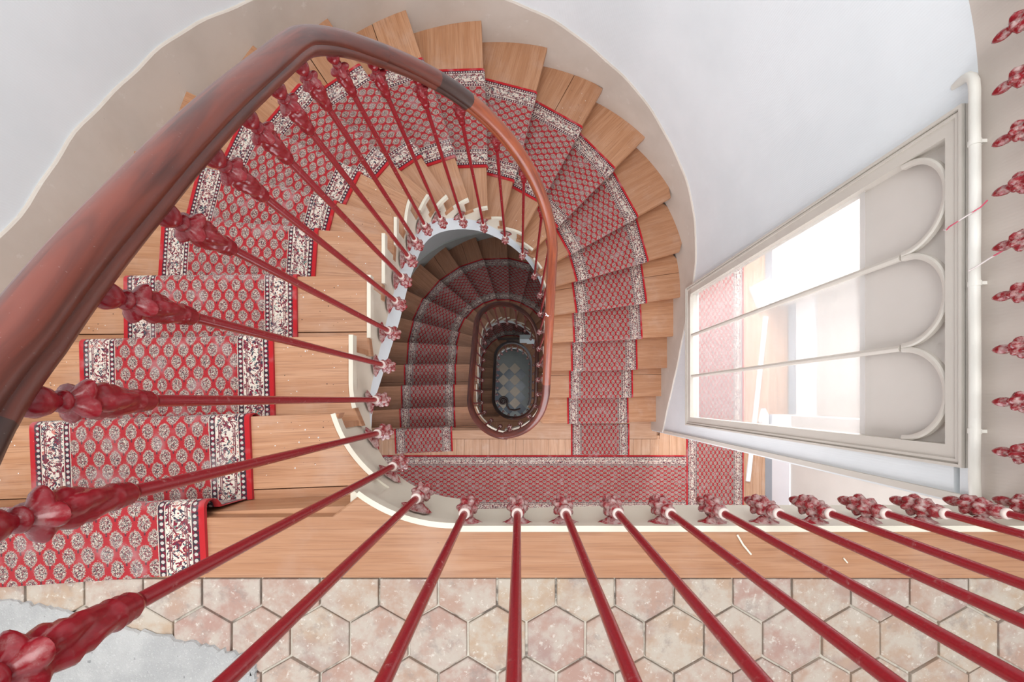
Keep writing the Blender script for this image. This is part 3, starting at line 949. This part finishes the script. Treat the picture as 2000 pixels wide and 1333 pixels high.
# ------------------------------------------------------------------ arched interior window
def window(f, n):
    dz = FLO * f; sx, sy = SHIFT[f]
    X = 1.445 + sx
    root = bpy.data.objects.new('window_%d' % n, None); root.location = (X, sy, Z(3.66 + dz)); COL.objects.link(root)
    root['kind'] = 'structure'
    off = root.location
    def loc(v): return (v[0] - X, v[1] - sy, v[2] - off[2])
    def bx(mb, x0, x1, y0, y1, da, db):
        mb.box(x0, x1, y0, y1, Z(da + dz) - off[2], Z(db + dz) - off[2], lambda v: (v[1], v[2]))
    yo0, yo1, yi0, yi1 = -.222, .952, -.152, .882
    do0, do1, di0, di1 = 3.665, 1.372, 3.585, 1.437
    mb = MB()
    for z in (0,):
        bx(mb, -.012, .05, yo0, yi0, do0, do1); bx(mb, -.012, .05, yi1, yo1, do0, do1)
        bx(mb, -.012, .05, yi0, yi1, do0, di0); bx(mb, -.012, .05, yi0, yi1, di1, do1)
    mb.obj('window_frame', M['frame'], root, merge=False)
    mb = MB()     # raised moulding round the frame
    for w, h in ((0, .012), (.016, .006)):
        bx(mb, -.012 - h, -.011, yo0 + w, yo0 + w + .010, do0 - w, do1 + w)
        bx(mb, -.012 - h, -.011, yo1 - w - .010, yo1 - w, do0 - w, do1 + w)
        bx(mb, -.012 - h, -.011, yo0 + w + .010, yo1 - w - .010, do1 + w + .010, do1 + w)
        bx(mb, -.012 - h, -.011, yo0 + w + .010, yo1 - w - .010, do0 - w, do0 - w - .010)
    mb.obj('moulding', M['frame'], root, merge=False)
    ys = [yi0, .1927, .5373, yi1]
    # mullions
    for y in ys[1:3]:
        mb = MB()
        prof = [(.012, -.006), (-.002, -.006), (-.006, -.003), (-.008, 0), (-.006, .003), (-.002, .006), (.012, .006)]
        rs = [[(px, y + py * 1.9, Z(d + dz) - off[2]) for px, py in prof] for d in (di0, 1.62)]
        mb.rings(rs); mb.obj('mullion', M['frame'], root, smooth=True, ang=0.6)
    # arch bars
    for a, b in zip(ys, ys[1:]):
        rad = (b - a) / 2 - .001; cy = (a + b) / 2; dc = di1 + rad
        mb = MB(); rs = []
        for i in range(33):
            t = PI * i / 32
            rr_ = []
            for px, py in ((.012, -.006), (-.004, -.006), (-.008, -.002), (-.008, .003), (-.003, .006), (.012, .006)):
                r_ = rad - .006 + py * 1.7
                rr_.append((px, cy + r_ * math.cos(t), Z(dc + dz) - off[2] + r_ * math.sin(t)))
            rs.append(rr_)
        mb.rings(rs); mb.obj('arch_bar', M['frame'], root, smooth=True, ang=0.6)
    mb = MB(); bx(mb, .030, .045, yi0, yi1, 1.85, di1); mb.obj('blind_panel', M['panel'], root)
    for a, b in zip(ys, ys[1:]):
        mb = MB(); q = [(.013, a + .003, Z(di0 + dz) - off[2]), (.013, b - .003, Z(di0 + dz) - off[2]), (.013, b - .003, Z(1.80 + dz) - off[2]), (.013, a + .003, Z(1.80 + dz) - off[2])]; mb.faceuv(q, [(0, 0)] * 4); mb.obj('pane', M['glass'], root)
    return root
window(0, 1); window(1, 2)

# ------------------------------------------------------------------ pipe under the top landing
def sweep(mb, pts, r, n=12, rf=None, up=Vector((0, 0, 1))):
    pts = [Vector(p) for p in pts]; rs = []
    for i, p in enumerate(pts):
        t = (pts[min(i + 1, len(pts) - 1)] - pts[max(i - 1, 0)]).normalized()
        a = t.cross(up)
        if a.length < .05: a = t.cross(Vector((1, 0, 0)))
        a.normalize(); b = a.cross(t).normalized()
        rr_ = rf(i / (len(pts) - 1)) if rf else r
        rs.append([tuple(p + (a * math.cos(2 * PI * j / n) + b * math.sin(2 * PI * j / n)) * rr_) for j in range(n)])
    L = [0]
    for p, q in zip(pts, pts[1:]): L.append(L[-1] + (q - p).length)
    for i in range(len(rs) - 1):
        for j in range(n):
            k = (j + 1) % n
            mb.faceuv([rs[i][j], rs[i][k], rs[i + 1][k], rs[i + 1][j]], [(L[i], j / n * .05), (L[i], (j + 1) / n * .05), (L[i + 1], (j + 1) / n * .05), (L[i + 1], j / n * .05)])
    mb.faceuv(rs[0][::-1], [(0, 0)] * n); mb.faceuv(rs[-1], [(0, 0)] * n)
pipe = thing('pipe', 'white painted pipe bending into the wall above the window', 'pipe', (1.42, .3, Z(1.33)))
def rel(p, o): return (p[0] - o.location[0], p[1] - o.location[1], p[2] - o.location[2])
pts = [(1.452, 1.040, Z(1.42)), (1.446, 1.040, Z(1.40)), (1.438, 1.037, Z(1.38)), (1.430, 1.029, Z(1.36)), (1.424, 1.013, Z(1.343)), (1.420, .992, Z(1.333)), (1.419, .96, Z(1.330)), (1.419, .92, Z(1.330))]
pts += [(1.419 + .001 * math.sin(i), .85 - i * .1, Z(1.33)) for i in range(0, 12)] + [(1.421, -.315, Z(1.33)), (1.43, -.34, Z(1.35))]
mb = MB(); sweep(mb, [rel(p, pipe) for p in pts], .0142, 14); mb.obj('tube', M['pipe'], pipe, smooth=True, ang=1.0)
for y in (.80, .36, -.1):
    mb = MB(); rs = []
    sweep(mb, [rel((1.419, y - .008, Z(1.33)), pipe), rel((1.419, y + .008, Z(1.33)), pipe)], .0160, 14)
    mb.box(1.419 - pipe.location[0], 1.446 - pipe.location[0], y - .005 - .3, y + .005 - .3, -.004, .012)
    mb.obj('pipe_clip', M['pipe'], pipe, smooth=True, ang=0.6)

# ------------------------------------------------------------------ balusters
def lathe(prof, n, fold=0, amp=None, mat=None, name='part', twist=0.0):
    mb = MB(); rs = []
    for i, (z, r) in enumerate(prof):
        am = amp(z) if amp else 0
        rs.append([(r * (1 + am * abs(math.cos(fold / 2 * (2 * PI * j / n) + twist * z)) - am * .5) * math.cos(2 * PI * j / n),
                    r * (1 + am * abs(math.cos(fold / 2 * (2 * PI * j / n) + twist * z)) - am * .5) * math.sin(2 * PI * j / n), z) for j in range(n)])
    mb.rings(rs, uvf=lambda v: (v[0], v[2]))
    return mb.mesh(name, mat, True, 1.2)
cap_prof = [(0, .006), (-.003, .011), (-.010, .0165), (-.020, .0185), (-.030, .0155), (-.037, .010), (-.041, .0085), (-.044, .0125), (-.048, .0135), (-.052, .010),
            (-.057, .014), (-.062, .021), (-.067, .0235), (-.071, .020), (-.077, .0165), (-.084, .0185), (-.092, .0205), (-.100, .0175), (-.106, .0190), (-.116, .0165), (-.128, .0150),
            (-.136, .0140), (-.140, .0165), (-.144, .0140), (-.149, .0155), (-.153, .0130), (-.158, .0145), (-.163, .0120), (-.168, .0095)]
def cap_amp(z): return 0 if z > -.054 else (.5 if z > -.073 else (.34 if z > -.132 else .0))
ME_CAP = lathe(cap_prof, 32, 4, cap_amp, M['red_cap'], 'capital', 30)
ME_CAP2 = lathe(cap_prof[::2], 12, 4, cap_amp, M['red_cap'], 'capital', 30)
fin_prof = [(.002, .0095), (-.004, .0125), (-.012, .0165), (-.020, .0185), (-.028, .0150), (-.036, .0140), (-.044, .0185), (-.054, .0240), (-.062, .0215), (-.070, .0170), (-.078, .0215),
            (-.088, .0255), (-.098, .0230), (-.106, .0150), (-.112, .0095), (-.118, .0110), (-.128, .0135), (-.138, .0130), (-.148, .0100), (-.156, .0060), (-.162, .0012)]
def fin_amp(z): return .12 if z > -.04 else (.45 if z > -.108 else .08)
ME_FIN = lathe(fin_prof, 30, 6, fin_amp, M['red_dust'], 'finial', 25)
ME_FIN2 = lathe(fin_prof[::2] + [fin_prof[-1]], 12, 6, fin_amp, M['red_dust'], 'finial', 25)
ring_prof = [(-.006, .010), (-.0055, .0125), (-.002, .0142), (.003, .0142), (.0065, .0125), (.007, .0095)]
ME_RING = lathe(ring_prof, 20, 0, None, M['ring'], 'collar')
# bracket: scalloped rosette on the string, flared arm to the baluster
def bracket_mesh(L):
    mb = MB(); rs = []
    for x, r in ((L, .040), (L - .003, .041), (L - .006, .036), (L - .012, .024), (L - .020, .015), (L * .5, .010), (.006, .009)):
        n = 24; am = .22 if x > L - .007 else .08
        rs.append([(x, r * (1 + am * abs(math.cos(4 * 2 * PI * j / n)) - am * .5) * math.cos(2 * PI * j / n), -.058 + .72 * r * (1 + am * abs(math.cos(4 * 2 * PI * j / n)) - am * .5) * math.sin(2 * PI * j / n)) for j in range(n)])
    mb.rings(rs)
    return mb.mesh('bracket', M['red_dust'], True, 0.9)
ME_BR = bracket_mesh(.044)
ME_BR2 = bracket_mesh(.088)
def shaft_mesh(length, n=14):
    mb = MB()
    rs = [[(r * math.cos(2 * PI * j / n), r * math.sin(2 * PI * j / n), z) for j in range(n)] for z, r in ((.004, .0092), (length * .5, .0088), (length, .0088))]
    mb.rings(rs)
    return mb.mesh('baluster', M['red'], True, 0.9)
def add_baluster(root, x, y, dcol, drail_under, ang, low=False, br=None):
    off = root.location
    L = dcol - drail_under - .166
    o = link('baluster', shaft_mesh(L, 8 if low else 14), root, (x - off[0], y - off[1], Z(dcol) - off[2]), ang)
    c = link('capital', ME_CAP2 if low else ME_CAP, o, (0, 0, L + .166))
    c.rotation_euler[2] = random.uniform(-.3, .3)
    link('finial', ME_FIN2 if low else ME_FIN, o, (0, 0, 0), random.uniform(-.5, .5))
    link('collar', ME_RING, o)
    link('bracket', br or ME_BR, o)
FEET = [.128, .274, .42, .562, .708, .85, .992, 1.12, 1.248, 1.375, 1.532, 1.676, 1.828, 1.974, 2.134, 2.294, 2.458] + [2.458 + .1515 * i for i in range(1, 12)]
def collar_d(s):
    if s < .708: return table([(0, 1.065), (.10, 1.10), (.128, 1.14), (.274, 1.31), (.42, 1.42), (.56, 1.53), (.708, 1.64)], s)
    return pitch_s(s) + table([(.7, .25), (.85, .23), (3.6, .22), (3.95, .08), (4.124, -.023)], s)
PROF = [(0, .034), (.010, .0335), (.020, .029), (.027, .020), (.0305, .009), (.0295, .001), (.0255, -.003), (.0265, -.008), (.0275, -.015), (.0235, -.022), (.015, -.027), (0, -.028),
        (-.015, -.027), (-.0235, -.022), (-.0275, -.015), (-.0265, -.008), (-.0255, -.003), (-.0295, .001), (-.0305, .009), (-.027, .020), (-.020, .029), (-.010, .0335)]
def rail_seg(root, pts, mat, label=None):
    off = root.location; mb = MB(); rs = []; L = 0; prev = None; us = []
    P3 = [Vector(p) for p in pts]
    for i, p in enumerate(P3):
        t = P3[min(i + 1, len(P3) - 1)] - P3[max(i - 1, 0)]
        h = Vector((t[0], t[1], 0)).normalized(); side = Vector((h[1], -h[0], 0))
        slope = t[2] / max(1e-6, Vector((t[0], t[1])).length)
        cs = 1 / math.sqrt(1 + slope * slope)
        if prev is not None: L += (p - prev).length
        prev = p; us.append(L)
        tn = t.normalized(); upv = side.cross(tn).normalized()
        if upv[2] < 0: upv = -upv
        rs.append([tuple(p + side * a + upv * b - Vector(off)) for a, b in PROF])
    n = len(PROF)
    for i in range(len(rs) - 1):
        for j in range(n):
            k = (j + 1) % n
            mb.faceuv([rs[i][j], rs[i][k], rs[i + 1][k], rs[i + 1][j]], [(us[i], j * .008), (us[i], (j + 1) * .008), (us[i + 1], (j + 1) * .008), (us[i + 1], j * .008)])
    mb.faceuv(rs[0][::-1], [(0, 0)] * n); mb.faceuv(rs[-1], [(0, 0)] * n)
    o = mb.obj('handrail', mat, root, smooth=True, ang=0.9)
    if label: o['label'] = label
    return o
def rail_pt(s, f):
    # s runs 0..LP for one turn; the plan shift eases in over the landing below
    dz = FLO * f
    t = min(1, max(0, (s - 3.6) / .9)) if f == 0 else 1
    sx, sy = SHIFT[1][0] * t, SHIFT[1][1] * t
    x, y = well(s, .045)
    return (x + sx, y + sy, Z(rail_d(s) + dz))
def rail_under(s, f): return H - rail_pt(s, f)[2] + .026
def balustrade(f, label, low):
    dz = FLO * f
    root = thing('balustrade', label, 'railing', (CX, CT, Z(nose_d(20) + dz)))
    for s in FEET:
        if f == 2 and s > 3.6: continue
        p = rail_pt(s, f); dx, dy = well_dir(s)
        add_baluster(root, p[0], p[1], collar_d(s) + dz, rail_under(s, f), math.atan2(-dy, -dx), low)
    N = lambda a, b, n: [rail_pt(lerp(a, b, i / n), f) for i in range(n + 1)]
    if f == 0:
        # level part over the top landing
        lv = [(1.358, 1.9 - i * .2, Z(.10)) for i in range(11)] + [(1.358 - .06 * (1 - math.cos(a)), -.226 - .06 * math.sin(a), Z(.10)) for a in [PI / 2 * i / 6 for i in range(7)]]
        lv += [(1.298 - i * .15, -.286, Z(.10)) for i in range(1, 9)] + [(-.05, -.286, Z(.10))]
        rail_seg(root, lv, M['rail'])
        rail_seg(root, N(-.0, .54, 24), M['rail_dark'], 'darker length of handrail at the head of the flight')
        rail_seg(root, N(.5395, 1.72, 60), M['rail'])
        rail_seg(root, N(1.7195, 1.90, 12), M['rail'])
        rail_seg(root, N(1.8995, 2.02, 8), M['rail_dark'], 'short dark spliced length of handrail')
        rail_seg(root, N(2.0195, 3.45, 70), M['rail_light'], 'lighter orange-brown length of handrail')
        rail_seg(root, N(3.4495, LP, 40), M['rail'])
        xs = [-.138, -.006, .115, .2455, .377, .510, .6465, .776, .915, 1.063, 1.216]
        for x in xs: add_baluster(root, x, -.286, 1.065, .126, -PI / 2, low)
        for y in [1.46, 1.32, 1.17, 1.024, .875, .727, .586, .430, .289, .14, -.008, -.148, -.286]:
            add_baluster(root, 1.358, y, 1.065, .126, 0, low, ME_BR2)
    else:
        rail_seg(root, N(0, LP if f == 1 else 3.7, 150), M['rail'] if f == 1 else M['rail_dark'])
    return root
balustrade(0, 'uppermost balustrade of red cast-iron balusters under a thick mahogany handrail', False)
balustrade(1, 'middle oval balustrade with thin red balusters, in the centre of the well', True)
balustrade(2, 'smallest lowest balustrade ring, dark, around the chequered floor', True)
# chip in the paint of the handrail
p = rail_pt(3.02, 0)
mb = MB(); pl = [(p[0] - .012 + random.uniform(-.003, .003) + .022 * (i % 2 * .4 + .6) * math.cos(i * PI / 6), p[1] + .018 * (i % 2 * .5 + .5) * math.sin(i * PI / 6)) for i in range(12)]
mb.rings([[(x, y, p[2] + .028) for x, y in pl], [(x, y, p[2] + .0362) for x, y in pl]])
tag(mb.obj('paint_chip', M['white']), 'small white paint splash on the orange-brown handrail', 'paint splash')

# ------------------------------------------------------------------ ground floor
DG = D0 + FLO * 3
mb = MB(); mb.box(-1.8, 2.8, -1.7, 2.7, Z(DG + .1), Z(DG))
gf = tag(mb.obj('floor', M['stone']), kind='structure')
G = .3194
for i in range(-5, 4):
    for j in range(-4, 5):
        for m, ox in ((M['tile_cream'], 0), (M['tile_slate'], G / 2)):
            x, y = -.452 + .0 + i * G + ox + .0, .845 + j * G + (G / 2 if ox else 0) + .0
            if not (-1.0 < x < .05 and -.35 < y < .98): continue
            h = G / 2 - .003
            mb = MB(); mb.rings([[(h * a, h * b, 0.0) for a, b in ((1, 0), (0, 1), (-1, 0), (0, -1))], [(h * a, h * b, .006) for a, b in ((1, 0), (0, 1), (-1, 0), (0, -1))]])
            mb.obj('tile', m, gf, loc=(x, y, Z(DG)))
# dark panelled door leaf and white wall at the foot of the stairs
mb = MB(); mb.box(.0, 1.2, 1.35, 1.45, Z(DG), Z(DG - 2.2), lambda v: (v[0], v[2]))
tag(mb.obj('wall_back', M['wall_low']), kind='structure')
t = thing('ground_door', 'dark brown door on the ground floor beyond the chequered paving', 'door', (-.35, 1.35, Z(DG)))
mb = MB(); mb.box(-.40, .34, 0, .05, 0, 2.1); mb.obj('door_leaf', M['dark_wood'], t)
for z in (.2, 1.15):
    mb = MB(); mb.box(-.28, .22, -.012, 0, z, z + .75); mb.obj('door_panel', M['dark_wood'], t)
# scrolled end of the lowest handrail with its newel
t = thing('newel_scroll', 'dark scrolled handrail end on the ground floor', 'handrail scroll', (-.42, -.05, Z(DG)))
pts = [(.11 * (1 - i / 44) * math.cos(i * .32), .11 * (1 - i / 44) * math.sin(i * .32), 1.0) for i in range(36)]
pts = [(.44, -.20, 1.0), (.30, -.24, 1.0), (.16, -.22, 1.0), (.10, -.12, 1.0)] + pts
mb = MB(); sweep(mb, pts, .028, 10); mb.obj('scroll', M['rail_dark'], t, smooth=True, ang=1)
mb = MB(); sweep(mb, [(0, 0, 0), (0, 0, .5), (0, 0, .98)], .03, 12, rf=lambda a: .05 - .02 * a); mb.obj('newel', M['rail_dark'], t, smooth=True, ang=1)

# ------------------------------------------------------------------ small things
def twine(pts, label):
    mb = MB(); sweep(mb, pts, .0022, 6); tag(mb.obj('twine', M['twine'], smooth=True), label, 'string')
twine([(1.41, .600, Z(1.285)), (1.405, .585, Z(1.30)), (1.40, .572, Z(1.345)), (1.41, .566, Z(1.40)), (1.425, .564, Z(1.425)), (1.430, .572, Z(1.44))], 'pink and white twine from a hanging finial to the window arch, upper one')
twine([(1.41, .450, Z(1.20)), (1.400, .432, Z(1.23)), (1.40, .42, Z(1.27)), (1.403, .405, Z(1.315)), (1.40, .40, Z(1.33))], 'pink twine hanging beside the pipe, lower of the two')
mb = MB(); sweep(mb, [(.553, -.345, Z(D0 - .004)), (.567, -.37, Z(D0 - .006)), (.588, -.395, Z(D0 - .004))][::-1], .0024, 6); tag(mb.obj('straw', M['straw']), 'pale curved splinter lying on the landing edge board', 'splinter')
mb = MB(); sweep(mb, [(.824, -.405, Z(D0 - .003)), (.834, -.417, Z(D0 - .003))], .0018, 6); tag(mb.obj('straw', M['straw']), 'tiny pale splinter between the balusters on the edge board', 'splinter')
# grit and plaster crumbs, too many to count
for nm, mt, cn, lab in (('plaster_crumbs', M['crumb'], 170, 'scattered white plaster crumbs on the oak treads'), ('grit', M['crumb_dark'], 150, 'scattered dark grit on the oak treads')):
    mb = MB(); made = 0
    while made < cn:
        k = random.choice([1, 1, 2, 2, 3, 3, 4, 5, 6, 7, 12, 13, 14])
        a, b = Vector(INNER[k]), Vector(OUTER[k]); e = (b - a).normalized(); nb = Vector((-e[1], e[0])); pa = Vector(INNER[k - 1])
        if (pa - a).dot(nb) < 0: nb = -nb
        u = random.choice([random.uniform(.03, .25), random.uniform(.95, 1.15)])
        dmax = (pa - a).length * .75 if u < .5 else .2
        p = a + e * u + nb * random.uniform(.02, max(.04, dmax))
        r = random.choice([.0012, .0016, .002, .0028]) * (.8 if nm == 'grit' else 1)
        z = Z(nose_d(k))
        vs = [(p[0] + r * random.uniform(.6, 1.3) * math.cos(t_ * PI / 2.5), p[1] + r * random.uniform(.6, 1.3) * math.sin(t_ * PI / 2.5), z + .0004) for t_ in range(5)]
        mb.add(vs + [(p[0], p[1], z + r)], [(0, 1, 5), (1, 2, 5), (2, 3, 5), (3, 4, 5), (4, 0, 5)])
        made += 1
    tag(mb.obj(nm, mt), lab, 'debris', kind='stuff')
